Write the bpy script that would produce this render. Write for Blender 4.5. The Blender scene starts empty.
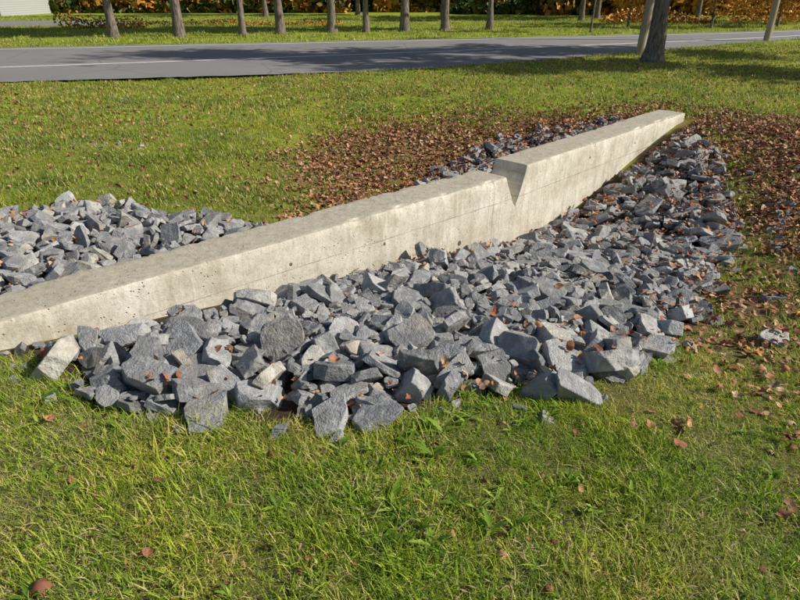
import bpy, bmesh, math, random
import numpy as np
from mathutils import Vector, Matrix, Euler, noise as mn
R=np.random.RandomState(7); random.seed(7)
scn=bpy.context.scene; COL=scn.collection
scn.view_settings.view_transform='Standard'; scn.view_settings.look='None'; scn.view_settings.exposure=0

# ---------------------------------------------------------------- helpers
def value_noise(x,y,scale,seed):
    rr=np.random.RandomState(seed); G=rr.rand(64,64)
    u=np.asarray(x)/scale+1000; v=np.asarray(y)/scale+1000
    iu=np.floor(u).astype(int); iv=np.floor(v).astype(int); fu=u-iu; fv=v-iv
    fu=fu*fu*(3-2*fu); fv=fv*fv*(3-2*fv)
    a=G[iu%64,iv%64]; b=G[(iu+1)%64,iv%64]; c=G[iu%64,(iv+1)%64]; d=G[(iu+1)%64,(iv+1)%64]
    return (a*(1-fu)+b*fu)*(1-fv)+(c*(1-fu)+d*fu)*fv-.5
def in_poly(x,y,P):
    x=np.asarray(x);y=np.asarray(y);r=np.zeros(x.shape,bool);n=len(P)
    for i in range(n):
        x1,y1=P[i];x2,y2=P[(i+1)%n]
        c=((y1>y)!=(y2>y))
        xi=(x2-x1)*(y-y1)/((y2-y1) if y2!=y1 else 1e-9)+x1
        r^=c&(x<xi)
    return r
def poly_dist(x,y,P):
    x=np.asarray(x);y=np.asarray(y);d=np.full(x.shape,1e9)
    for i in range(len(P)):
        ax,ay=P[i];bx,by=P[(i+1)%len(P)]
        vx,vy=bx-ax,by-ay; L=vx*vx+vy*vy+1e-12
        t=np.clip(((x-ax)*vx+(y-ay)*vy)/L,0,1)
        d=np.minimum(d,np.hypot(x-ax-t*vx,y-ay-t*vy))
    return np.where(in_poly(x,y,P),d,-d)   # positive inside

# ---------------------------------------------------------------- site layout
NC=(1.02,5.87)                                   # weir notch centre
aL=math.radians(41.2); aR=math.radians(45.6); aM=math.radians(43.4)
U=(math.cos(aM),math.sin(aM)); N=(math.sin(aM),-math.cos(aM))
_s=np.linspace(-9,9,721)
_a=np.interp(_s,[-7,-5.5,-4,-2.4,-1,0,.8,1.8,3,4,5],[0,.07,.22,.40,.62,.80,.74,.54,.26,.06,0])
k=np.exp(-np.linspace(-2,2,33)**2);k/=k.sum(); _a=np.convolve(_a,k,'same')
def sd(x,y):
    dx=x-NC[0];dy=y-NC[1]; return dx*U[0]+dy*U[1], dx*N[0]+dy*N[1]
def terrain(x,y):
    x=np.asarray(x,float);y=np.asarray(y,float)
    s,d=sd(x,y)
    A=np.interp(s,_s,_a)
    B=np.where(d>0,.42+.58*np.exp(-(d/2.2)**2),.15+.85*np.exp(-(d/2.8)**2))
    B=B*np.clip(1-(np.abs(d)-7)/5,0,1)
    near=np.clip(1-(y-9)/3,0,1)
    z=-A*B + near*(.05*value_noise(x,y,1.3,1)+.02*value_noise(x,y,.35,2))
    return z
BED_F=[(-2.2,2.95),(-2.12,2.75),(-1.6,2.48),(-1.08,2.31),(-.28,2.16),(.25,2.42),(.8,2.5),(1.2,2.72),(1.77,3.2),(2.55,4.35),(3.3,5.5),(3.85,7.0),(4.05,8.4),(3.8,8.4),(1.15,5.75),(1.0,5.6),(-2.0,2.95)]
BED_B=[(-2.6,2.9),(-3.0,3.8),(-3.3,4.5),(-3.4,4.9),(-3.05,5.35),(-2.18,5.35),(-1.35,5.3),(-.7,5.25),(.0,5.65),(.85,6.1),(.9,6.0),(-2.4,3.1)]
BED_B2=[(-.1,6.0),(.0,6.9),(.4,7.7),(1.3,8.6),(3.2,9.1),(3.6,8.7),(1.05,6.15)]
LEAF_B=[(-.9,5.3),(-1.35,6.4),(-1.35,7.3),(-.95,9.0),(.3,9.5),(2.4,9.6),(3.4,9.1),(3.4,8.6),(.9,6.1),(0,5.3)]
LEAF_R=[(3.9,8.7),(4.5,9.3),(5.7,7.8),(5.6,6.2),(4.2,4.8),(3.0,3.7),(2.0,3.0),(1.8,3.2),(2.6,4.4),(3.3,5.5),(3.8,7.2)]
ROAD_N=[(-60,-4),(-30,4.9),(-16,9.8),(-8,12.2),(-3.3,13.3),(0,14.2),(4.1,16.6),(7,18.7),(12,22.1),(20,27),(34,34),(80,52)]
ROAD_F=[(-60,5),(-33,13.2),(-20,17.6),(-12.4,20.0),(-7,21.5),(-3.5,22.4),(4.5,24.7),(8,25.7),(13,27.4),(22,31),(36,38),(80,59)]
LINE_N=[(-60,-2.3),(-31,7.0),(-17,11.9),(-9.3,14.6),(-5.2,16.1),(0,18.2),(5.1,20.4),(8.0,21.7),(12.3,23.6),(20.5,28),(34.5,35),(80,53.2)]
def inbed(x,y): return np.maximum(np.maximum(poly_dist(x,y,BED_F),poly_dist(x,y,BED_B)),poly_dist(x,y,BED_B2))
def leafdist(x,y): return np.maximum(poly_dist(x,y,LEAF_B),poly_dist(x,y,LEAF_R))
def wall_gap(x,y):
    s,d=sd(x,y); return (np.abs(d)<.21)&(s<4.3)&(s>-6.5)
ROADP=ROAD_N+ROAD_F[::-1]
DRIVE=[(-60,30),(-36,30.5),(-20,32),(-14,33.5),(-13.2,36),(-19,38.2),(-34,38),(-60,37)]

# ---------------------------------------------------------------- material helpers
def newmat(name,rough=.85,spec=.3):
    m=bpy.data.materials.new(name);m.use_nodes=True
    nt=m.node_tree;b=nt.nodes['Principled BSDF'];b.inputs['Roughness'].default_value=rough
    b.inputs['Specular IOR Level'].default_value=spec
    return m,nt,b
def nd(nt,t,**kw):
    n=nt.nodes.new(t)
    for k_,v in kw.items():
        if k_ in n.inputs.keys(): n.inputs[k_].default_value=v
        else: setattr(n,k_,v)
    return n
def ramp(nt,src,stops,interp='LINEAR'):
    r=nt.nodes.new('ShaderNodeValToRGB');r.color_ramp.interpolation=interp
    e=r.color_ramp.elements
    while len(e)<len(stops): e.new(.5)
    for i,(p_,c) in enumerate(stops):
        e[i].position=p_; e[i].color=(c,c,c,1) if isinstance(c,(int,float)) else (*c,1)
    nt.links.new(src,r.inputs[0]);return r.outputs[0]
def mix(nt,fac,a,b,mode='MIX'):
    m=nt.nodes.new('ShaderNodeMix');m.data_type='RGBA';m.blend_type=mode
    for sock,v in ((m.inputs[0],fac),(m.inputs[6],a),(m.inputs[7],b)):
        if hasattr(v,'links'): nt.links.new(v,sock)
        elif isinstance(v,(int,float)): sock.default_value=v if sock.type=='VALUE' else (v,v,v,1)
        else: sock.default_value=(*v,1)
    return m.outputs[2]
def noise(nt,vec,scale,detail=4,rough=.55):
    n=nd(nt,'ShaderNodeTexNoise',Scale=scale,Detail=detail,Roughness=rough)
    if vec is not None: nt.links.new(vec,n.inputs['Vector'])
    return n.outputs[0]
def bump(nt,b,h,strength,dist):
    n=nd(nt,'ShaderNodeBump',Strength=strength,Distance=dist);nt.links.new(h,n.inputs['Height']);nt.links.new(n.outputs[0],b.inputs['Normal'])
def math_(nt,op,a,b_=None):
    n=nt.nodes.new('ShaderNodeMath');n.operation=op
    for i,v in enumerate((a,b_)):
        if v is None: continue
        if hasattr(v,'links'): nt.links.new(v,n.inputs[i])
        else: n.inputs[i].default_value=v
    return n.outputs[0]
def pos(nt): return nt.nodes.new('ShaderNodeNewGeometry').outputs['Position']
def attr(nt,name): return nd(nt,'ShaderNodeAttribute',attribute_name=name).outputs['Fac']

def mesh_obj(name,verts,faces,mats=(),smooth=False,link=True):
    me=bpy.data.meshes.new(name);me.from_pydata([tuple(map(float,v)) for v in verts],[],[tuple(map(int,f)) for f in faces])
    for m in mats: me.materials.append(m)
    if smooth: me.shade_smooth()
    o=bpy.data.objects.new(name,me)
    if link: COL.objects.link(o)
    return o
def fattr(me,name,vals,domain='POINT',typ='FLOAT'):
    a=me.attributes.new(name,typ,domain)
    if typ=='FLOAT_VECTOR': a.data.foreach_set('vector',np.asarray(vals,np.float32).ravel())
    else: a.data.foreach_set('value',np.asarray(vals,np.int32 if typ=='INT' else np.float32).ravel())

def scatter(name,P,rot,scl,idx,coll,realize=False,parent=None):
    P=np.asarray(P,np.float32); n=len(P)
    me=bpy.data.meshes.new(name);me.vertices.add(n);me.vertices.foreach_set('co',P.ravel())
    fattr(me,'rot',rot,typ='FLOAT_VECTOR');fattr(me,'scl',scl);fattr(me,'idx',idx,typ='INT')
    o=bpy.data.objects.new(name,me);COL.objects.link(o)
    ng=bpy.data.node_groups.new(name+'_scatter','GeometryNodeTree')
    ng.interface.new_socket('Geometry',in_out='INPUT',socket_type='NodeSocketGeometry')
    ng.interface.new_socket('Geometry',in_out='OUTPUT',socket_type='NodeSocketGeometry')
    gi=ng.nodes.new('NodeGroupInput');go=ng.nodes.new('NodeGroupOutput')
    ip=ng.nodes.new('GeometryNodeInstanceOnPoints');ci=ng.nodes.new('GeometryNodeCollectionInfo')
    ci.inputs['Collection'].default_value=coll;ci.inputs['Separate Children'].default_value=True;ci.inputs['Reset Children'].default_value=True
    def na(nm,t):
        a=ng.nodes.new('GeometryNodeInputNamedAttribute');a.data_type=t;a.inputs['Name'].default_value=nm;return a.outputs['Attribute']
    e2r=ng.nodes.new('FunctionNodeEulerToRotation')
    L=ng.links.new
    L(gi.outputs[0],ip.inputs['Points']);L(ci.outputs[0],ip.inputs['Instance']);ip.inputs['Pick Instance'].default_value=True
    L(na('idx','INT'),ip.inputs['Instance Index']);L(na('rot','FLOAT_VECTOR'),e2r.inputs[0]);L(e2r.outputs[0],ip.inputs['Rotation'])
    L(na('scl','FLOAT'),ip.inputs['Scale']);out=ip.outputs[0]
    if realize:
        rz=ng.nodes.new('GeometryNodeRealizeInstances');L(out,rz.inputs[0]);out=rz.outputs[0]
    L(out,go.inputs[0])
    md=o.modifiers.new('scatter','NODES');md.node_group=ng
    if parent: o.parent=parent
    return o

# ---------------------------------------------------------------- ground
def axis(a,b,step,lo,hi):
    c=list(np.arange(a,b,step)); st=step; v=c[-1]
    while v<hi: st*=1.12; v+=st; c.append(v)
    st=step; v=a; pre=[]
    while v>lo: st*=1.12; v-=st; pre.append(v)
    return np.array(pre[::-1]+c)
xs=axis(-6,7,.06,-450,450); ys=axis(.5,11,.06,-60,700)
X,Y=np.meshgrid(xs,ys); Z=terrain(X,Y)
BD=inbed(X,Y)+.12*value_noise(X,Y,.25,5); LD=leafdist(X,Y)+.7*value_noise(X,Y,.5,6)
nx,ny=len(xs),len(ys)
V=np.stack([X.ravel(),Y.ravel(),Z.ravel()],1)
ii=np.arange(nx*ny).reshape(ny,nx)
F=np.stack([ii[:-1,:-1].ravel(),ii[:-1,1:].ravel(),ii[1:,1:].ravel(),ii[1:,:-1].ravel()],1)
m_ground,nt,b=newmat('grass_soil',.95,.1)
p=pos(nt)
n1=noise(nt,p,1.1,5);n2=noise(nt,p,9,6,.7);n3=noise(nt,p,60,4,.7);n0=noise(nt,p,.12,4)
g=ramp(nt,n2,[(.25,(.12,.16,.015)),(.5,(.27,.34,.03)),(.75,(.42,.46,.06))])
g=mix(nt,ramp(nt,n1,[(.35,0.),(.7,.6)]),g,(.40,.39,.06))
g=mix(nt,ramp(nt,n0,[(.4,0.),(.65,.5)]),g,(.20,.31,.02))
g=mix(nt,ramp(nt,n3,[(.3,.7),(.5,0.)]),g,(.09,.10,.02))
soil=ramp(nt,n3,[(.3,(.03,.022,.015)),(.6,(.08,.055,.035)),(.8,(.16,.11,.07))])
thatch=ramp(nt,n3,[(.3,(.07,.065,.02)),(.6,(.19,.175,.06)),(.8,(.36,.30,.14))])
g=mix(nt,attr(nt,'near'),g,thatch)
c=mix(nt,math_(nt,'MULTIPLY',attr(nt,'leaf'),.8),g,ramp(nt,n3,[(.3,(.08,.04,.022)),(.55,(.22,.11,.06)),(.75,(.36,.21,.13))]))
c=mix(nt,attr(nt,'bed'),c,soil)
nt.links.new(c,b.inputs['Base Color']);bump(nt,b,mix(nt,.5,n2,n3),.6,.04)
ground=mesh_obj('ground',V,F,[m_ground],True)
fattr(ground.data,'bed',np.clip(BD/.06+.5,0,1).ravel());fattr(ground.data,'leaf',np.clip(LD/.7+.3,0,1).ravel())
fattr(ground.data,'near',np.clip(1-(Y-4)/5,0,1).ravel())

# ---------------------------------------------------------------- road
m_asph,nt,b=newmat('asphalt',.85,.3);p=pos(nt)
c=ramp(nt,noise(nt,p,140,3,.8),[(.3,(.19,.18,.17)),(.7,(.33,.315,.30))])
c=mix(nt,ramp(nt,noise(nt,p,.5,4),[(.4,0.),(.65,.4)]),c,(.20,.19,.18))
crk=nd(nt,'ShaderNodeTexVoronoi',Scale=.35,feature='DISTANCE_TO_EDGE')
wp=nt.nodes.new('ShaderNodeVectorMath');wp.operation='ADD';nt.links.new(p,wp.inputs[0])
nzv=nd(nt,'ShaderNodeTexNoise',Scale=1.2,Detail=4.);nt.links.new(nzv.outputs[1],wp.inputs[1]);nt.links.new(wp.outputs[0],crk.inputs['Vector'])
c=mix(nt,ramp(nt,crk.outputs['Distance'],[(.0,.4),(.01,0.)]),c,(.06,.06,.06))
nt.links.new(c,b.inputs['Base Color']);bump(nt,b,noise(nt,p,150,2),.4,.01)
m_paint,nt,b=newmat('road_paint',.7);p=pos(nt)
nt.links.new(ramp(nt,noise(nt,p,25,5,.7),[(.35,(.45,.45,.44)),(.5,(.8,.8,.77))]),b.inputs['Base Color'])
def resample(P,n=160):
    P=np.array(P,float);l=np.r_[0,np.cumsum(np.hypot(*np.diff(P,axis=0).T))];t=np.linspace(0,l[-1],n)
    q=np.stack([np.interp(t,l,P[:,0]),np.interp(t,l,P[:,1])],1)
    kk=np.ones(7)/7
    for j in (0,1): q[3:-3,j]=np.convolve(q[:,j],kk,'valid')
    return q
def strip(name,A,B,z,mat,rag=0):
    n=len(A);V=[];F=[];K=6
    for i in range(n):
        for j in range(K+1):
            q=A[i]+(B[i]-A[i])*j/K
            V.append((q[0],q[1]+(R.uniform(-rag,rag) if j in(0,K) else 0),z))
    for i in range(n-1):
        for j in range(K):
            a=i*(K+1)+j;F.append((a,a+K+1,a+K+2,a+1))
    return mesh_obj(name,V,F,[mat])
rn,rf,ln=resample(ROAD_N,900),resample(ROAD_F,900),resample(LINE_N,900)
road=strip('road',rn,rf,.008,m_asph,.06)
def par(Lc,off,w):
    t=np.gradient(Lc,axis=0);t/=np.linalg.norm(t,axis=1)[:,None];nn=np.stack([-t[:,1],t[:,0]],1)
    return Lc+nn*off,Lc+nn*(off+w)
a,b_=par(ln,0,.15);strip('road_edge_line',a,b_,.0125,m_paint)
a,b_=par(rf,-.75,.12);strip('road_edge_line',a,b_,.0125,m_paint)
dv=mesh_obj('driveway',[(x,y,.008) for x,y in DRIVE],[tuple(range(len(DRIVE)))],[m_asph])

# ---------------------------------------------------------------- concrete weir wall
def wpos(s,d):
    a=aL if s<0 else aR
    return (NC[0]+s*math.cos(a)+d*math.sin(a), NC[1]+s*math.sin(a)-d*math.cos(a))
NW=.16;ND=-.33;TR=.055
def top(s):
    if s<=-NW: return 0.0+.004*math.sin(s*3)
    if s>=NW: return TR+.004*math.sin(s*2.3)
    if s<0: return 0+(ND)*(s+NW)/NW
    return TR+(ND-TR)*(NW-s)/NW
sv=sorted(set([round(v,4) for v in list(np.arange(-7.2,-NW,.03))+[-NW]+list(np.linspace(-NW,NW,17))+list(np.arange(NW,4.15,.03))]))
HW=.195;ch=.012
def profile(s):
    t=top(s);pr=[]
    for z in np.linspace(-1.3,t-ch,30): pr.append((HW,z))
    pr.append((HW-ch*.3,t-ch*.3))
    for d in np.linspace(HW-ch,-HW+ch,12): pr.append((d,t))
    pr.append((-HW+ch*.3,t-ch*.3))
    for z in np.linspace(t-ch,-1.3,30): pr.append((-HW,z))
    return pr
V=[];UV=[]
for s in sv:
    for d,z in profile(s):
        q=Vector((s*2.0,d*2,z*2))
        dn=mn.noise(q*2)*.006+mn.noise(q*9)*.0025
        edge=(abs(abs(d)-HW)<.02 and abs(z-top(s))<.03)
        chip=(max(0,mn.noise(Vector((s*7,d*3,1)))-.24)*.05+max(0,mn.noise(Vector((s*19,d*3,5)))-.28)*.03) if edge else 0
        sg=1 if d>0 else -1
        dd=d+(dn if abs(d)>HW-.005 else 0)-sg*chip; zz=z+(dn*.8 if z>=top(s)-.002 else 0)-chip*.8
        x,y=wpos(s,dd);V.append((x,y,zz));UV.append((s,z))
K=len(profile(0));F=[]
for i in range(len(sv)-1):
    for j in range(K-1):
        a=i*K+j;F.append((a,a+K,a+K+1,a+1))
F.append(tuple(range(K)));F.append(tuple(range((len(sv)-1)*K,len(sv)*K))[::-1])
m_con,nt,b=newmat('weathered_concrete',.9,.2)
p=pos(nt);sA=attr(nt,'ws');zA=attr(nt,'wz')
cv=nt.nodes.new('ShaderNodeCombineXYZ');nt.links.new(sA,cv.inputs[0]);nt.links.new(math_(nt,'MULTIPLY',zA,.14),cv.inputs[1])
c=ramp(nt,noise(nt,p,2.6,8,.72),[(.32,(.48,.425,.33)),(.48,(.66,.61,.50)),(.66,(.80,.76,.65))])
streak=noise(nt,cv.outputs[0],11,6,.75)
c=mix(nt,ramp(nt,streak,[(.48,0.),(.68,.65)]),c,(.40,.33,.23))
c=mix(nt,ramp(nt,noise(nt,cv.outputs[0],23,4,.7),[(.56,0.),(.68,.55)]),c,(.85,.82,.74))
c=mix(nt,ramp(nt,noise(nt,p,38,6,.8),[(.36,.5),(.5,0.)]),c,(.34,.29,.21))
w=math_(nt,'ADD',zA,math_(nt,'MULTIPLY',noise(nt,p,6,3),.012))
seam=math_(nt,'LESS_THAN',math_(nt,'ABSOLUTE',math_(nt,'ADD',w,.236)),.003)
joint=math_(nt,'LESS_THAN',math_(nt,'ABSOLUTE',math_(nt,'ADD',sA,.33)),.005)
seam2=math_(nt,'LESS_THAN',math_(nt,'ABSOLUTE',math_(nt,'SUBTRACT',sA,1.95)),.003)
sm=math_(nt,'MAXIMUM',math_(nt,'MAXIMUM',seam,joint),seam2)
smm=math_(nt,'MULTIPLY',sm,ramp(nt,noise(nt,p,4,4,.7),[(.42,.1),(.6,.6)]))
c=mix(nt,smm,c,(.16,.14,.10))
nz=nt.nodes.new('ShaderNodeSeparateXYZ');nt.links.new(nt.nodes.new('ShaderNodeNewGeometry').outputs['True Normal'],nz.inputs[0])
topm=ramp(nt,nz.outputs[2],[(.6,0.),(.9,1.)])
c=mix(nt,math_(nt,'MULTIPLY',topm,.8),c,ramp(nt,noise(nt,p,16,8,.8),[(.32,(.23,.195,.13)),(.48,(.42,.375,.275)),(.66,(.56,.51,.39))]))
vo=nd(nt,'ShaderNodeTexVoronoi',Scale=30.);nt.links.new(p,vo.inputs['Vector'])
pit=ramp(nt,vo.outputs['Distance'],[(.08,1.),(.2,0.)])
pit=math_(nt,'MULTIPLY',pit,ramp(nt,noise(nt,p,5,3),[(.5,0.),(.58,1.)]))
c=mix(nt,math_(nt,'MULTIPLY',pit,.55),c,(.14,.12,.09))
holes=None
for hs,hz in ((-.78,-.52),(1.45,-.10),(-2.6,-.2),(-1.7,-.28),(2.6,-.12)):
    dd=math_(nt,'SQRT',math_(nt,'ADD',math_(nt,'POWER',math_(nt,'SUBTRACT',sA,hs),2.),math_(nt,'POWER',math_(nt,'SUBTRACT',zA,hz),2.)))
    h=math_(nt,'LESS_THAN',dd,.014 if hs!=-.78 else .026)
    holes=h if holes is None else math_(nt,'MAXIMUM',holes,h)
c=mix(nt,math_(nt,'MULTIPLY',holes,.85),c,(.05,.04,.03))
nt.links.new(c,b.inputs['Base Color'])
hh=mix(nt,.5,noise(nt,p,70,6,.8),noise(nt,p,12,5,.7))
hh=mix(nt,1.,hh,math_(nt,'MAXIMUM',math_(nt,'MAXIMUM',pit,sm),holes),'SUBTRACT')
bump(nt,b,hh,.8,.012)
wall=mesh_obj('concrete_weir_wall',V,F,[m_con],True)
wall.data.set_sharp_from_angle(angle=math.radians(32))
UV=np.array(UV);fattr(wall.data,'ws',UV[:,0]);fattr(wall.data,'wz',UV[:,1])

# ---------------------------------------------------------------- rocks
m_rock,nt,b=newmat('crushed_limestone',.75,.4)
tc=nt.nodes.new('ShaderNodeTexCoord').outputs['Object'];oi=nt.nodes.new('ShaderNodeObjectInfo').outputs['Random']
c=ramp(nt,oi,[(0,(.17,.17,.17)),(.3,(.28,.28,.277)),(.6,(.37,.368,.362)),(.9,(.49,.483,.465)),(.96,(.56,.53,.44)),(1,(.52,.45,.33))])
off=nt.nodes.new('ShaderNodeVectorMath');off.operation='ADD';nt.links.new(tc,off.inputs[0])
cx=nt.nodes.new('ShaderNodeCombineXYZ');nt.links.new(math_(nt,'MULTIPLY',oi,57.),cx.inputs[0]);nt.links.new(cx.outputs[0],off.inputs[1]);q=off.outputs[0]
c=mix(nt,ramp(nt,noise(nt,q,2.5,6,.7),[(.35,.6),(.6,0.)]),c,(.14,.142,.15))
c=mix(nt,ramp(nt,noise(nt,q,5,6,.75),[(.5,0.),(.72,.6)]),c,(.60,.59,.56))
c=mix(nt,ramp(nt,noise(nt,q,1.3,3,.5),[(.52,0.),(.75,.5)]),c,(.39,.33,.23))
nt.links.new(c,b.inputs['Base Color']);bump(nt,b,mix(nt,.3,noise(nt,q,4,6,.65),noise(nt,q,22,3,.6)),.55,.08)
rockc=bpy.data.collections.new('riprap_rock_shapes')
NR=40
for i in range(NR):
    bm=bmesh.new();bmesh.ops.create_cube(bm,size=1)
    dx,dy,dz=1,random.uniform(.5,.8),random.uniform(.15,.36)
    bmesh.ops.scale(bm,vec=(dx,dy,dz),verts=bm.verts)
    for k_ in range(random.randint(8,12)):
        n=Vector((random.gauss(0,1),random.gauss(0,1),random.gauss(0,.5))).normalized()
        ext=abs(n.x)*dx/2+abs(n.y)*dy/2+abs(n.z)*dz/2
        r=bmesh.ops.bisect_plane(bm,geom=bm.verts[:]+bm.edges[:]+bm.faces[:],plane_co=n*ext*random.uniform(.5,.82),plane_no=n,clear_outer=True)
        ed=[e for e in r['geom_cut'] if isinstance(e,bmesh.types.BMEdge)]
        if ed:
            try: bmesh.ops.edgeloop_fill(bm,edges=ed)
            except Exception: pass
    bmesh.ops.remove_doubles(bm,verts=bm.verts,dist=.02)
    bmesh.ops.bevel(bm,geom=bm.edges[:],offset=.011,segments=1,affect='EDGES')
    bmesh.ops.triangulate(bm,faces=bm.faces)
    bmesh.ops.subdivide_edges(bm,edges=[e for e in bm.edges if e.calc_length()>.16],cuts=2,use_grid_fill=True)
    bmesh.ops.triangulate(bm,faces=bm.faces)
    o_=Vector((i*3.1,0,0))
    for v in bm.verts:
        v.co+=v.co.normalized()*(mn.noise(v.co*3+o_)*.06+mn.noise(v.co*7+o_)*.03)
    bmesh.ops.recalc_face_normals(bm,faces=bm.faces)
    me=bpy.data.meshes.new('rock_%02d'%i);bm.to_mesh(me);bm.free();me.materials.append(m_rock)
    me.shade_smooth();me.set_sharp_from_angle(angle=math.radians(15))
    rockc.objects.link(bpy.data.objects.new('rock_%02d'%i,me))
hx=np.arange(-4.5,6,.02);hy=np.arange(1.2,10,.02);HX,HY=np.meshgrid(hx,hy);TH=terrain(HX,HY);H=TH.copy()
def Hat(x,y):
    i=np.clip(((np.asarray(y)-1.2)/.02).astype(int),0,len(hy)-1);j=np.clip(((np.asarray(x)+4.5)/.02).astype(int),0,len(hx)-1)
    return H[i,j]
rp=[];rr=[];rs=[];ri=[]
def put_rock(x,y,L,cap,idx=None,tilt=.42):
    j0=int((x+4.5-L/2)/.02);j1=int((x+4.5+L/2)/.02)+2;i0=int((y-1.2-L/2)/.02);i1=int((y-1.2+L/2)/.02)+2
    if i0<0 or j0<0 or i1>=len(hy) or j1>=len(hx): return
    sx=HX[i0:i1,j0:j1];sy=HY[i0:i1,j0:j1];r=np.hypot(sx-x,sy-y)/(L*.42)
    mk=r<1
    if not mk.any(): return
    base=np.percentile(H[i0:i1,j0:j1][mk],45);tb=TH[i0:i1,j0:j1][mk].mean()
    if base-tb>cap: return
    zc=base+.11*L
    rp.append((x,y,zc));rr.append((R.normal(0,tilt),R.normal(0,tilt),R.uniform(0,6.28)));rs.append(L);ri.append(R.randint(NR) if idx is None else idx)
    dome=zc+.16*L*np.sqrt(np.clip(1-r**2,0,1))
    H[i0:i1,j0:j1]=np.where(mk,np.maximum(H[i0:i1,j0:j1],dome),H[i0:i1,j0:j1])
def fill(P,n,lo,hi,med,cap,margin=.0,dens=None):
    P_=np.array(P);a=P_.min(0);b2=P_.max(0)
    xx=R.uniform(a[0],b2[0],n);yy=R.uniform(a[1],b2[1],n);D=poly_dist(xx,yy,P)+.25*value_noise(xx,yy,.3,11)
    for x,y,dd in zip(xx,yy,D):
        if dd<margin: continue
        s_,d_=sd(x,y)
        m_=med*(1-.2*np.clip((s_-1)/2.5,0,1)); L=float(np.clip(m_*math.exp(R.normal(0,.46)),lo,hi))
        if abs(d_)<.2+.30*L+.06*min(1,abs(s_)/4) and -6.5<s_<4.2: continue
        if dens is not None and R.rand()>dens(x,y): continue
        put_rock(x,y,L,cap*min(1,max(.3,(dd+.1)/.4)))
for x,y,L,id_ in ((-1.86,2.74,.24,3),(-1.6,2.62,.2,6),(-.05,2.75,.27,2),(-.75,3.2,.27,9),(1.0,3.1,.27,7),(-1.15,2.5,.23,12),(1.3,4.0,.26,15),(.3,3.6,.26,18),(-3.0,5.0,.24,20),(-2.6,5.1,.2,21)): put_rock(x,y,L,.3,id_,.2)
fill(BED_F,14000,.06,.31,.145,.10,dens=lambda x,y:1 if sd(x,y)[0]<.6 else .45)
fill(BED_F,5000,.035,.10,.065,.13,dens=lambda x,y:1 if sd(x,y)[0]<.6 else .4)
fill(BED_B,6500,.055,.24,.13,.045)
fill(BED_B2,3600,.05,.24,.125,.07,dens=lambda x,y:.7)
for _ in range(90):
    t=R.rand();k_=R.randint(0,11);ax,ay=BED_F[k_];bx,by=BED_F[k_+1]
    put_rock(ax+(bx-ax)*t+R.normal(0,.12),ay+(by-ay)*t+R.normal(0,.12),R.uniform(.04,.12),.05)
for x,y,L in ((4.45,5.75,.22),(2.3,3.1,.24),(2.75,3.9,.16),(4.0,6.7,.16)): put_rock(x,y,L,.05,None,.1)
for _ in range(110):
    s_=R.uniform(.3,3.8);d_=R.uniform(1.8,2.8);put_rock(NC[0]+s_*U[0]+d_*N[0],NC[1]+s_*U[1]+d_*N[1],R.uniform(.05,.14),.04)
for _ in range(26): put_rock(-3.45+R.normal(0,.35),7.25+R.normal(0,.15),R.uniform(.03,.08),.03)
scatter('riprap_rocks',rp,rr,rs,ri,rockc)

# ---------------------------------------------------------------- fallen leaves
m_leaf,nt,b=newmat('dry_leaf',.75,.2)
oi=nt.nodes.new('ShaderNodeObjectInfo').outputs['Random']
c=ramp(nt,oi,[(0,(.17,.07,.04)),(.25,(.32,.13,.07)),(.5,(.44,.20,.11)),(.75,(.54,.31,.18)),(.92,(.62,.43,.27)),(1,(.66,.30,.06))])
c=mix(nt,ramp(nt,noise(nt,nt.nodes.new('ShaderNodeTexCoord').outputs['Object'],3,4),[(.4,.5),(.6,0.)]),c,(.19,.09,.045))
nt.links.new(c,b.inputs['Base Color'])
leafc=bpy.data.collections.new('fallen_leaf_shapes')
def leaf_outline(kind):
    pts=[];n=30
    for i in range(n):
        a=2*math.pi*i/n
        if kind==0: r=.5*(.62+.38*abs(math.cos(2.5*a)))*(1.0 if math.cos(a)>-.9 else .6)
        elif kind==1: r=.5*math.sqrt((math.cos(a))**2+.25*math.sin(a)**2)*(.95+.05*math.cos(9*a))
        else: r=.5*(.55+.25*math.cos(a)**2+.18*math.cos(7*a)**2)
        pts.append((r*math.cos(a),r*math.sin(a)))
    return pts
for i in range(9):
    o_=leaf_outline(i%3);cu=random.uniform(.4,1.7);cu2=random.uniform(-.6,1.2)
    V=[(0,0,0)];F=[];n=len(o_)
    for kk_ in (.5,1.):
        for x,y in o_:
            x*=kk_;y*=kk_;V.append((x,y,cu*y*y+cu2*x*x+.05*math.sin(8*x+i)))
    for j in range(n):
        j2=(j+1)%n;F.append((0,1+j,1+j2));F.append((1+j,1+n+j,1+n+j2,1+j2))
    V.append((-.45,-.012,0));V.append((-.45,.012,0));V.append((-.85,0,.08));F.append((len(V)-3,len(V)-2,len(V)-1))
    o=mesh_obj('leaf_%02d'%i,V,F,[m_leaf],True,False);leafc.objects.link(o)
lp=[];lr=[];ls=[]
def leaf(x,y,z,s,tilt):
    lp.append((x,y,z));lr.append((R.normal(0,tilt),R.normal(0,tilt)+(math.pi if R.rand()<.4 else 0),R.uniform(0,6.28)));ls.append(s)
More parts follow.
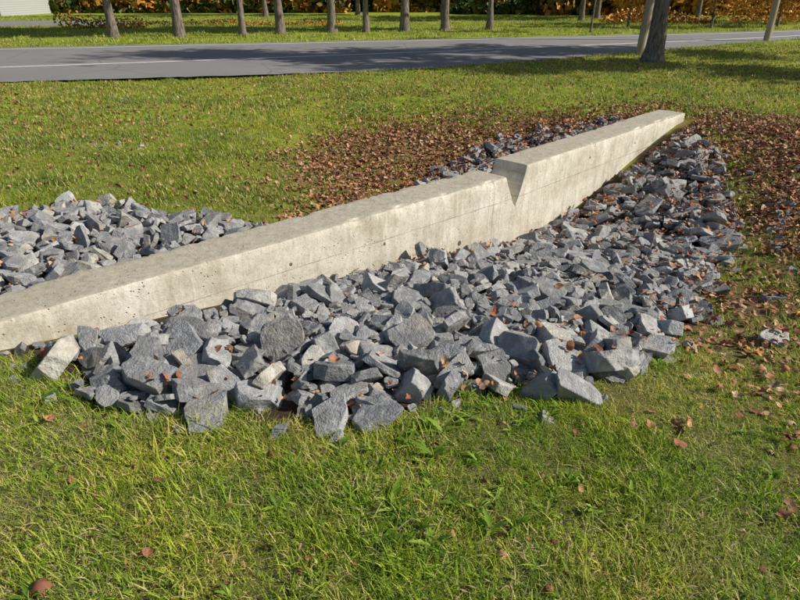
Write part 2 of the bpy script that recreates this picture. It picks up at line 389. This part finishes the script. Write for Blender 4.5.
def leaf_fill(P,n,prob,tilt=.45,lift=.04,smin=.03,smax=.07,fall=1.3):
    P_=np.array(P);a=P_.min(0)-1.2;b2=P_.max(0)+1.2
    x=R.uniform(a[0],b2[0],n);y=R.uniform(a[1],b2[1],n)
    d=poly_dist(x,y,P)+1.1*value_noise(x,y,.7,21)+.5*value_noise(x,y,.2,22)
    keep=(R.rand(n)<prob*np.clip((d+.9)/fall,0,1)**1.8)&~wall_gap(x,y)
    keep&=~((inbed(x,y)>0)&(R.rand(n)<.4))
    x=x[keep];y=y[keep];z=np.maximum(Hat(x,y),terrain(x,y))
    for i in range(len(x)): leaf(x[i],y[i],z[i]+R.uniform(.005,lift),R.uniform(smin,smax),tilt)
leaf_fill(LEAF_B,34000,.85);leaf_fill(LEAF_R,50000,.85)
n=34000;x=R.uniform(-3.5,4.2,n);y=R.uniform(2.1,9,n);s_,d_=sd(x,y);bd=inbed(x,y)
low=(Hat(x,y)-terrain(x,y))
pr=np.where(s_>-.2,np.clip(.35+.4*s_,0,1),.06)*np.where(low<.08,1.,.42)*np.where((d_<0)&(s_>-.5),.35,1)
pr=np.maximum(pr,np.where((d_<.5)&(d_>0)&(s_>-1.5),.5,0));pr=np.maximum(pr,np.where((bd<.2)&(s_<0),.18,0))
kp=(bd>0)&(R.rand(n)<pr)&~wall_gap(x,y)
for i in np.where(kp)[0]: leaf(x[i],y[i],Hat(x[i],y[i])+R.uniform(-.01,.015),R.uniform(.025,.07),.5)
n=46000;y=R.uniform(.8,21,n)**1.0;x=R.uniform(-1,1,n)*(y*.8+2)
pr=np.clip(.08+.6*np.clip((y-4)/5,0,1)*(1+2*value_noise(x,y,2.2,31)),.03,1)
kp=(R.rand(n)<pr)&~in_poly(x,y,ROADP)&(inbed(x,y)<0)&~wall_gap(x,y)
for i in np.where(kp)[0]:
    yy=float(y[i]);nr=yy<3.5;leaf(x[i],yy,float(terrain(x[i],yy))+R.uniform(.008,.03),R.uniform(.018,.048 if nr else .065),.75)
for x,y,s in ((-1.15,1.25,.07),(1.45,1.6,.07),(.15,2.0,.06),(-.95,1.75,.06),(-1.6,2.15,.05),(1.5,1.65,.06)):
    leaf(x,y,float(terrain(x,y))+.045,s,.4)
scatter('fallen_leaves',lp,lr,ls,R.randint(0,9,len(lp)),leafc)

# ---------------------------------------------------------------- grass
def foliage_mat(name,stops,trans=.3,scale=1.5,attrname='rnd',dry=False):
    m,nt,b=newmat(name,.6,.25)
    c=ramp(nt,attr(nt,attrname),stops)
    p=pos(nt)
    c=mix(nt,ramp(nt,noise(nt,p,scale,4),[(.35,.0),(.65,.8)]),c,(1.45,1.15,.9),'MULTIPLY')
    c=mix(nt,ramp(nt,noise(nt,p,scale*.35,3),[(.4,.0),(.6,.45)]),c,(.62,.8,.7),'MULTIPLY')
    if dry:
        c=mix(nt,ramp(nt,noise(nt,p,3.2,5,.65),[(.52,.0),(.70,.5)]),c,(.42,.35,.15))
        c=mix(nt,ramp(nt,noise(nt,p,5.5,4,.6),[(.3,.4),(.45,.0)]),c,(.12,.20,.03))
    nt.links.new(c,b.inputs['Base Color'])
    if trans:
        t=nt.nodes.new('ShaderNodeBsdfTranslucent');nt.links.new(c,t.inputs[0])
        ms=nt.nodes.new('ShaderNodeMixShader');ms.inputs[0].default_value=trans
        nt.links.new(b.outputs[0],ms.inputs[1]);nt.links.new(t.outputs[0],ms.inputs[2])
        nt.links.new(ms.outputs[0],nt.nodes['Material Output'].inputs[0])
    return m
GS=[(0,(.10,.17,.02)),(.3,(.20,.30,.03)),(.55,(.33,.43,.05)),(.75,(.46,.50,.09)),(.85,(.60,.50,.25)),(1,(.70,.58,.36))]
GS2=[(0,(.12,.21,.02)),(.3,(.24,.37,.03)),(.55,(.38,.52,.05)),(.75,(.52,.60,.09)),(.85,(.64,.54,.27)),(1,(.74,.62,.38))]
m_grass=foliage_mat('grass_blades',GS2,.35,1.8,dry=True)
m_lawn=foliage_mat('lawn_blades',GS,.35,1.0)
m_weed=foliage_mat('weed_leaves',[(0,(.09,.18,.02)),(.6,(.18,.32,.03)),(1,(.32,.44,.06))],.25)
grassc=bpy.data.collections.new('grass_tuft_shapes')
def blade(V,F,A,x,y,h,w,az,lean,bend,rv,seg=3):
    ca,sa=math.cos(az),math.sin(az);base=len(V)
    px,py,pz=x,y,-.01;ang=lean
    for i in range(seg+1):
        ww=w*(1-(i/seg)**1.6)*.5
        if i<seg: V.append((px-sa*ww,py+ca*ww,pz));V.append((px+sa*ww,py-ca*ww,pz));A+= [rv]*2
        else: V.append((px,py,pz));A.append(rv)
        L=h/seg
        px+=ca*math.sin(ang)*L;py+=sa*math.sin(ang)*L;pz+=math.cos(ang)*L;ang+=bend/seg
    for i in range(seg-1): F.append((base+2*i,base+2*i+1,base+2*i+3,base+2*i+2))
    F.append((base+2*seg-2,base+2*seg-1,base+2*seg))
NG=10
for i in range(NG):
    V=[];F=[];A=[];dryp=.10+.045*i
    for k_ in range(36):
        r=.08*math.sqrt(random.random());a=random.uniform(0,6.28)
        dry=random.random()<dryp
        rv=random.uniform(.80,1) if dry else random.uniform(0,.8)
        blade(V,F,A,r*math.cos(a),r*math.sin(a),random.uniform(.02,.08)*(1.0 if not dry else .9),random.uniform(.0022,.0058),random.uniform(0,6.28),random.uniform(.1,1.0) if not dry else random.uniform(.8,1.5),random.uniform(.2,1.4),rv)
    o=mesh_obj('grass_tuft_%02d'%i,V,F,[m_grass],False,False);fattr(o.data,'rnd',A);grassc.objects.link(o)
for i in range(4):   # broad-leaf weeds (plantain / dandelion rosettes)
    V=[];F=[];A=[]
    for k_ in range(random.randint(7,11)):
        az=random.uniform(0,6.28);L=random.uniform(.035,.08);w=L*random.uniform(.14,.26);lean=random.uniform(.6,1.3);ca,sa=math.cos(az),math.sin(az)
        base=len(V);px=py=0;pz=.005;ang=lean;S=6;rv=random.random()
        for j in range(S+1):
            t=j/S;ww=w*.5*(math.sin(math.pi*min(1,t*.92+.05))**.8)*(1+.25*math.sin(j*2.6))
            for sgn in (-1,0,1): V.append((px-sa*ww*sgn,py+ca*ww*sgn,pz+(abs(sgn)*ww*.35)));A.append(rv)
            px+=ca*math.sin(ang)*L/S;py+=sa*math.sin(ang)*L/S;pz+=math.cos(ang)*L/S;ang+=.12
        for j in range(S):
            for m_ in (0,1): a=base+j*3+m_;F.append((a,a+1,a+4,a+3))
    o=mesh_obj('weed_%02d'%i,V,F,[m_weed],True,False);fattr(o.data,'rnd',A);grassc.objects.link(o)
farc=bpy.data.collections.new('lawn_tuft_shapes')
for i in range(6):
    V=[];F=[];A=[]
    for k_ in range(20):
        r=.09*math.sqrt(random.random());a=random.uniform(0,6.28)
        rv=random.uniform(.80,1) if random.random()<.12 else random.uniform(.1,.8)
        blade(V,F,A,r*math.cos(a),r*math.sin(a),random.uniform(.03,.065),random.uniform(.006,.011),random.uniform(0,6.28),random.uniform(.1,.9),random.uniform(.2,1.1),rv,2)
    o=mesh_obj('lawn_tuft_%02d'%i,V,F,[m_lawn],False,False);fattr(o.data,'rnd',A);farc.objects.link(o)
def grass_band(y0,y1,dens,smin,smax,hw=.74,pad=.6,weed=.0,n_id=NG):
    area=(y1-y0)*2*(hw*(y0+y1)/2+pad);n=int(area*dens)
    y=R.uniform(y0,y1,n*2);x=R.uniform(-1,1,n*2)*(hw*y1+pad);kp=np.abs(x)<hw*y+pad;x=x[kp];y=y[kp]
    bd=inbed(x,y)+.22*value_noise(x,y,.28,41);ld=leafdist(x,y)+1.0*value_noise(x,y,.5,42)
    bare=np.where((x+3.45)**2/.6+(y-7.25)**2/.08<1,.35,1)
    thin=np.where(y<5.5,np.clip(1.1+.8*value_noise(x,y,.22,47),.5,1),1)
    pr=np.clip(-bd/.10+.3,0.0,1)*np.clip(1-(ld+.1)/.8,.18,1)*bare*thin
    kp=(R.rand(len(x))<pr)&~in_poly(x,y,ROADP)&~in_poly(x,y,DRIVE)&~wall_gap(x,y);x=x[kp];y=y[kp]
    z=terrain(x,y);m=len(x)
    sc=R.uniform(smin,smax,m)*(1+.8*value_noise(x,y,.5,43)+.6*value_noise(x,y,.15,44))
    if n_id==NG:
        dn=np.clip(.5+1.1*value_noise(x,y,.35,46)+R.normal(0,.15,m),0,.999);id_=(dn*NG).astype(int)
    else: id_=R.randint(0,n_id,m)
    wn=np.clip(value_noise(x,y,.6,45)*2.2,0.08,1)*weed*2.2;wm=R.rand(m)<wn
    if weed: id_[wm]=R.randint(NG,NG+4,wm.sum())
    return np.stack([x,y,z],1),np.stack([R.normal(0,.12,m),R.normal(0,.12,m),R.uniform(0,6.28,m)],1),sc,id_
def cat(L): return [np.concatenate([l[i] for l in L]) for i in range(4)]
ga=cat([grass_band(.7,3.0,580,.62,1.15,weed=.06),grass_band(3.0,5.5,320,.65,1.15,weed=.03)])
gb=cat([grass_band(5.5,9,170,.7,1.2,n_id=6),grass_band(9,14,75,.9,1.4,n_id=6),grass_band(14,22,28,1.2,1.8,n_id=6),grass_band(22,45,6,1.8,2.8,n_id=6)])
g0=scatter('grass',*ga,grassc,realize=True)
scatter('mown_lawn',*gb,farc,realize=True,parent=g0)
print('rocks',len(rp),'leaves',len(lp),'grass',len(ga[0]),len(gb[0]))

# ---------------------------------------------------------------- trees
m_bark,nt,b=newmat('tree_bark',.95,.1);p=pos(nt)
sc=nt.nodes.new('ShaderNodeMapping');sc.inputs['Scale'].default_value=(1,1,.18);nt.links.new(p,sc.inputs[0])
c=ramp(nt,noise(nt,sc.outputs[0],22,5,.7),[(.35,(.08,.065,.05)),(.55,(.24,.20,.16)),(.75,(.40,.35,.29))])
nt.links.new(c,b.inputs['Base Color']);bump(nt,b,noise(nt,sc.outputs[0],22,5,.7),.9,.05)
m_crownA=foliage_mat('autumn_foliage',[(0,(.07,.07,.015)),(.4,(.20,.15,.03)),(.7,(.42,.21,.03)),(1,(.55,.27,.05))],0,.5)
m_crownG=foliage_mat('green_foliage',[(0,(.02,.04,.01)),(.5,(.06,.10,.015)),(.85,(.15,.17,.04)),(1,(.28,.22,.07))],0,.3)
m_orange=foliage_mat('orange_foliage',[(0,(.10,.08,.02)),(.35,(.32,.15,.03)),(.7,(.65,.32,.06)),(1,(.75,.5,.13))],0,.8)
def tube(V,F,pts,rad,n=12,wob=0.1,seed=0):
    base=len(V)
    for i,(q,r) in enumerate(zip(pts,rad)):
        d=(pts[min(i+1,len(pts)-1)]-pts[max(i-1,0)]).normalized()
        a=d.cross(Vector((0,1,.01))).normalized();b2=d.cross(a)
        for j in range(n):
            t=2*math.pi*j/n;rr_=r*(1+wob*mn.noise(Vector((math.cos(t)*2,math.sin(t)*2,i*.5+seed))))
            V.append(tuple(q+a*math.cos(t)*rr_+b2*math.sin(t)*rr_))
    for i in range(len(pts)-1):
        for j in range(n):
            a=base+i*n+j;b3=base+i*n+(j+1)%n;F.append((a,b3,b3+n,a+n))
def tree_mesh(name,h,r,crown_lo,crown_r,leafmat,nl,seed):
    rnd=random.Random(seed);V=[];F=[]
    ax=[Vector((mn.noise(Vector((seed,z_*.3,0)))*.25*z_/h,mn.noise(Vector((seed,0,z_*.3)))*.25*z_/h,z_)) for z_ in np.linspace(-.2,h,16)]
    zz=[-.2,0,.12,.3,.6]
    ax=[Vector((0,0,z_)) for z_ in zz]+ax[2:];rad=[r*(1+.5*math.exp(-max(0,z_)*4)) for z_ in zz]+[r*(1-.8*(i/15)) for i in range(2,16)]
    tube(V,F,ax,rad,12,.25,seed);tips=[]
    for k_ in range(14):
        z0=crown_lo+(h-crown_lo)*rnd.random()**1.1*.9;az=rnd.uniform(0,6.28);L=crown_r*rnd.uniform(.6,1.05)*(1-.5*(z0-crown_lo)/(h-crown_lo))
        q=Vector((0,0,z0));pts=[];rd=[]
        for j in range(6):
            t=j/5;pts.append(q+Vector((math.cos(az)*L*t,math.sin(az)*L*t,L*.45*t+.15*mn.noise(Vector((j,seed,k_))))));rd.append(r*.32*(1-.85*t))
            if t>.3: tips.append(pts[-1])
        tube(V,F,pts,rd,6,0,seed)
    nb=len(F);A=[0.]*len(V)
    cl=[]
    for t in tips: cl.append((t,rnd.uniform(.5,1.0)*crown_r*.33,rnd.random()))
    cl.append((Vector((0,0,h)),crown_r*.4,.5))
    for k_ in range(nl):
        c0,cr,cv_=rnd.choice(cl)
        q=c0+Vector((rnd.gauss(0,1),rnd.gauss(0,1),rnd.gauss(0,.7)))*cr*.55
        s_=rnd.uniform(.06,.15)*(.55 if h<7 else 1);e=Euler((rnd.uniform(0,6.28),rnd.uniform(0,6.28),0)).to_matrix()
        b0=len(V);rv=min(1,max(0,cv_*.6+rnd.random()*.4))
        for u,v in ((-1,-.6),(1,-.6),(1.2,.6),(-.8,.7)): V.append(tuple(q+e@Vector((u*s_,v*s_,0))));A.append(rv)
        F.append((b0,b0+1,b0+2,b0+3))
    me=bpy.data.meshes.new(name);me.from_pydata(V,[],F);me.materials.append(m_bark);me.materials.append(leafmat)
    mi=np.zeros(len(F),np.int32);mi[nb:]=1;me.polygons.foreach_set('material_index',mi);fattr(me,'rnd',A)
    sm_=np.ones(len(F),bool);sm_[nb:]=False;me.polygons.foreach_set('use_smooth',sm_);return me
tm=[tree_mesh('maple_tree_a',11,.16,4.2,2.8,m_crownA,5000,1),tree_mesh('maple_tree_b',12,.17,4.6,2.8,m_crownG,5000,2),tree_mesh('maple_tree_c',10,.14,3.8,2.4,m_crownA,4000,3)]
for i,(x,y) in enumerate([(-11,24.9),(-8.5,25.0),(-6.15,25.4),(-4.9,26.6),(-2.9,27.7),(-1.45,27.8),(.2,28.2),(2.0,28.9),(4.05,29.5),(-21,23.5),(-16,24.2),(14.6,40),(19,42),(10.5,38),(12.3,41),(-9,44),(-3,47),(3,46)]):
    o=bpy.data.objects.new('maple_tree',tm[i%3]);COL.objects.link(o);o.location=(x,y,0);o.rotation_euler=(0,0,i*1.7);s_=1+.1*math.sin(i*2.3);o.scale=(s_,s_,s_)
big=bpy.data.objects.new('roadside_maple_tree',tree_mesh('roadside_maple',9.5,.21,3.4,3.0,m_orange,6000,9));COL.objects.link(big);big.location=(6.35,16.0,0)
sm2=tree_mesh('young_tree',5,.06,.9,1.6,m_orange,5000,12)
for i,(x,y,s_) in enumerate([(8.1,27.6,.9),(11.0,31.5,.8),(12.9,34,.9),(14.6,30.6,1.0),(18.2,31.5,.9),(21.5,34,1.1)]):
    o=bpy.data.objects.new('young_maple_tree',sm2 if i else tree_mesh('slim_tree',5,.05,2.0,1.0,m_orange,2000,13));COL.objects.link(o);o.location=(x,y,0);o.rotation_euler[2]=i*2;o.scale=(s_,)*3
for x,y in ((14.5,13.8),(12.5,17.8)):
    o=bpy.data.objects.new('maple_tree',tm[0]);COL.objects.link(o);o.location=(x+(3 if y>15 else 0),y,0)
# leaning wooden utility pole
m_pole,nt,b=newmat('weathered_pole_wood',.85,.15);p=pos(nt)
sc=nt.nodes.new('ShaderNodeMapping');sc.inputs['Scale'].default_value=(1,1,.05);nt.links.new(p,sc.inputs[0])
nt.links.new(ramp(nt,noise(nt,sc.outputs[0],40,4,.7),[(.3,(.25,.19,.13)),(.7,(.52,.43,.33))]),b.inputs['Base Color'])
def boxv(V,F,c,d):
    b0=len(V)
    for sx in(-1,1):
        for sy in(-1,1):
            for sz in(-1,1): V.append((c[0]+sx*d[0],c[1]+sy*d[1],c[2]+sz*d[2]))
    F+= [(b0,b0+1,b0+3,b0+2),(b0+4,b0+6,b0+7,b0+5),(b0,b0+4,b0+5,b0+1),(b0+2,b0+3,b0+7,b0+6),(b0,b0+2,b0+6,b0+4),(b0+1,b0+5,b0+7,b0+3)]
V=[];F=[];tube(V,F,[Vector((0,0,z_)) for z_ in np.linspace(-.4,9,8)],[.115-.004*i for i in range(8)],14,.03,4)
F.append(tuple(range(len(V)-14,len(V))))
boxv(V,F,(0,-.13,8.4),(1.2,.045,.06))
for xx in (-1.05,-.4,.4,1.05): tube(V,F,[Vector((xx,-.13,8.46)),Vector((xx,-.13,8.52)),Vector((xx,-.13,8.6))],[.02,.045,.03],8,0,0)
pole=mesh_obj('utility_pole',V,F,[m_pole]);pole.location=(6.6,17.6,0);pole.rotation_euler=(0,math.radians(2.5),math.radians(30))
o=bpy.data.objects.new('utility_pole',pole.data);COL.objects.link(o);o.location=(13.0,22.9,0);o.rotation_euler=(0,math.radians(-1),math.radians(35))

# ---------------------------------------------------------------- distant vegetation
def mass(name,specs,mat,size,seed):
    rnd=np.random.RandomState(seed);Vs=[];As=[]
    for (x0,x1,y0,y1,z0,z1,n) in specs:
        x=rnd.uniform(x0,x1,n);y=rnd.uniform(y0,y1,n)
        hgt=z0+(z1-z0)*(.5+1.1*value_noise(x,y,2.3,seed+1)+.4*value_noise(x,y,.9,seed+2))
        z=rnd.rand(n)*np.clip(hgt,.08,None)
        s_=rnd.uniform(.5,1.2,n)*size
        a=rnd.normal(size=(n,3));a/=np.linalg.norm(a,axis=1)[:,None];c2=rnd.normal(size=(n,3));b2=np.cross(a,c2);b2/=np.linalg.norm(b2,axis=1)[:,None]
        C=np.stack([x,y,z],1)
        q=np.stack([C-(a+b2*.6)*s_[:,None],C+(a-b2*.6)*s_[:,None],C+(a*.8+b2*.7)*s_[:,None],C+(-a*.7+b2*.6)*s_[:,None]],1)
        Vs.append(q.reshape(-1,3));v=np.clip(.5+.9*value_noise(x,y+z*2,1.6,seed+3)+rnd.normal(0,.18,n),0,1);As.append(np.repeat(v,4))
    V=np.concatenate(Vs);F=np.arange(len(V)).reshape(-1,4)
    o=mesh_obj(name,V,F,[mat]);fattr(o.data,'rnd',np.concatenate(As));return o
mass('distant_trees',[(-80,90,54,60,0,9,50000),(-60,-8,51,54,0,1.6,6000),(4,60,49,54,0,2.2,12000)],m_crownG,.28,60)
mass('distant_autumn_trees',[(-34,-4,51,54,.2,4,5000),(10,50,46,50,.2,6,12000),(-2,8,53,55,.2,3,3000)],m_crownA,.25,70)
mass('autumn_shrubs',[(11.5,17,35,38,-.4,1.2,1800),(18,28,35,39,-.3,2.2,4000)],m_orange,.08,80)
mass('rough_brush',[(-14,-3,33,36,.0,.4,2200),(-16,-12,30,31.5,0,.9,900)],m_crownA,.06,90)

# house at far left
m_side,nt,b=newmat('white_siding',.6);p=pos(nt)
wv=nd(nt,'ShaderNodeTexWave',Scale=2.2,bands_direction='Z');nt.links.new(p,wv.inputs['Vector'])
nt.links.new(ramp(nt,wv.outputs[0],[(.0,(.3,.3,.29)),(.2,(.42,.42,.41))]),b.inputs['Base Color'])
m_roof,nt,b=newmat('roof_shingles',.9);nt.links.new(ramp(nt,noise(nt,pos(nt),20,3),[(.3,(.05,.05,.055)),(.7,(.12,.12,.13))]),b.inputs['Base Color'])
m_glass,nt,b=newmat('window_glass',.1,.5);nt.links.new(ramp(nt,noise(nt,pos(nt),2,2),[(.3,(.02,.025,.03)),(.7,(.06,.07,.08))]),b.inputs['Base Color'])
he=bpy.data.objects.new('white_house',None);COL.objects.link(he);he.location=(-33,48,0)
V=[];F=[];boxv(V,F,(0,0,1.5),(6,3.5,1.5));o=mesh_obj('walls',V,F,[m_side]);o.parent=he
V=[(-6.4,-3.9,2.95),(6.4,-3.9,2.95),(6.4,3.9,2.95),(-6.4,3.9,2.95),(-6.4,0,5.2),(6.4,0,5.2)];o=mesh_obj('roof',V,[(0,1,5,4),(2,3,4,5),(0,4,3),(1,2,5),(0,3,2,1)],[m_roof]);o.parent=he
V=[];F=[]
for wx in (-4.3,-2.2,2.4,4.4): boxv(V,F,(wx,-3.51,1.6),(.5,.03,.65))
o=mesh_obj('windows',V,F,[m_glass]);o.parent=he
V=[];F=[];boxv(V,F,(.2,-3.52,1.05),(.5,.04,1.05));o=mesh_obj('door',V,F,[m_roof]);o.parent=he

# ---------------------------------------------------------------- light
sund=Vector((1.0,-.10,math.tan(math.radians(35)))).normalized()
w=bpy.data.worlds.new('World');scn.world=w;w.use_nodes=True;nt=w.node_tree
sk=nt.nodes.new('ShaderNodeTexSky');sk.sky_type='NISHITA';sk.sun_disc=False
sk.sun_elevation=math.asin(sund.z);sk.sun_rotation=math.atan2(sund.x,sund.y)
bg=nt.nodes['Background'];bg.inputs[1].default_value=.085;nt.links.new(sk.outputs[0],bg.inputs[0])
sl=bpy.data.lights.new('sun','SUN');sl.energy=5;sl.angle=math.radians(.5);sl.color=(1,.95,.86)
so=bpy.data.objects.new('sun',sl);COL.objects.link(so);so.rotation_euler=sund.to_track_quat('Z','Y').to_euler();so.location=(20,-5,20)
cam=bpy.data.cameras.new('camera');co=bpy.data.objects.new('camera',cam);COL.objects.link(co)
cam.sensor_width=36;cam.lens=593/800*36;cam.clip_end=2000;cam.clip_start=.05
co.location=(0,0,1.6);co.rotation_euler=(math.radians(90-27.6),0,0);scn.camera=co
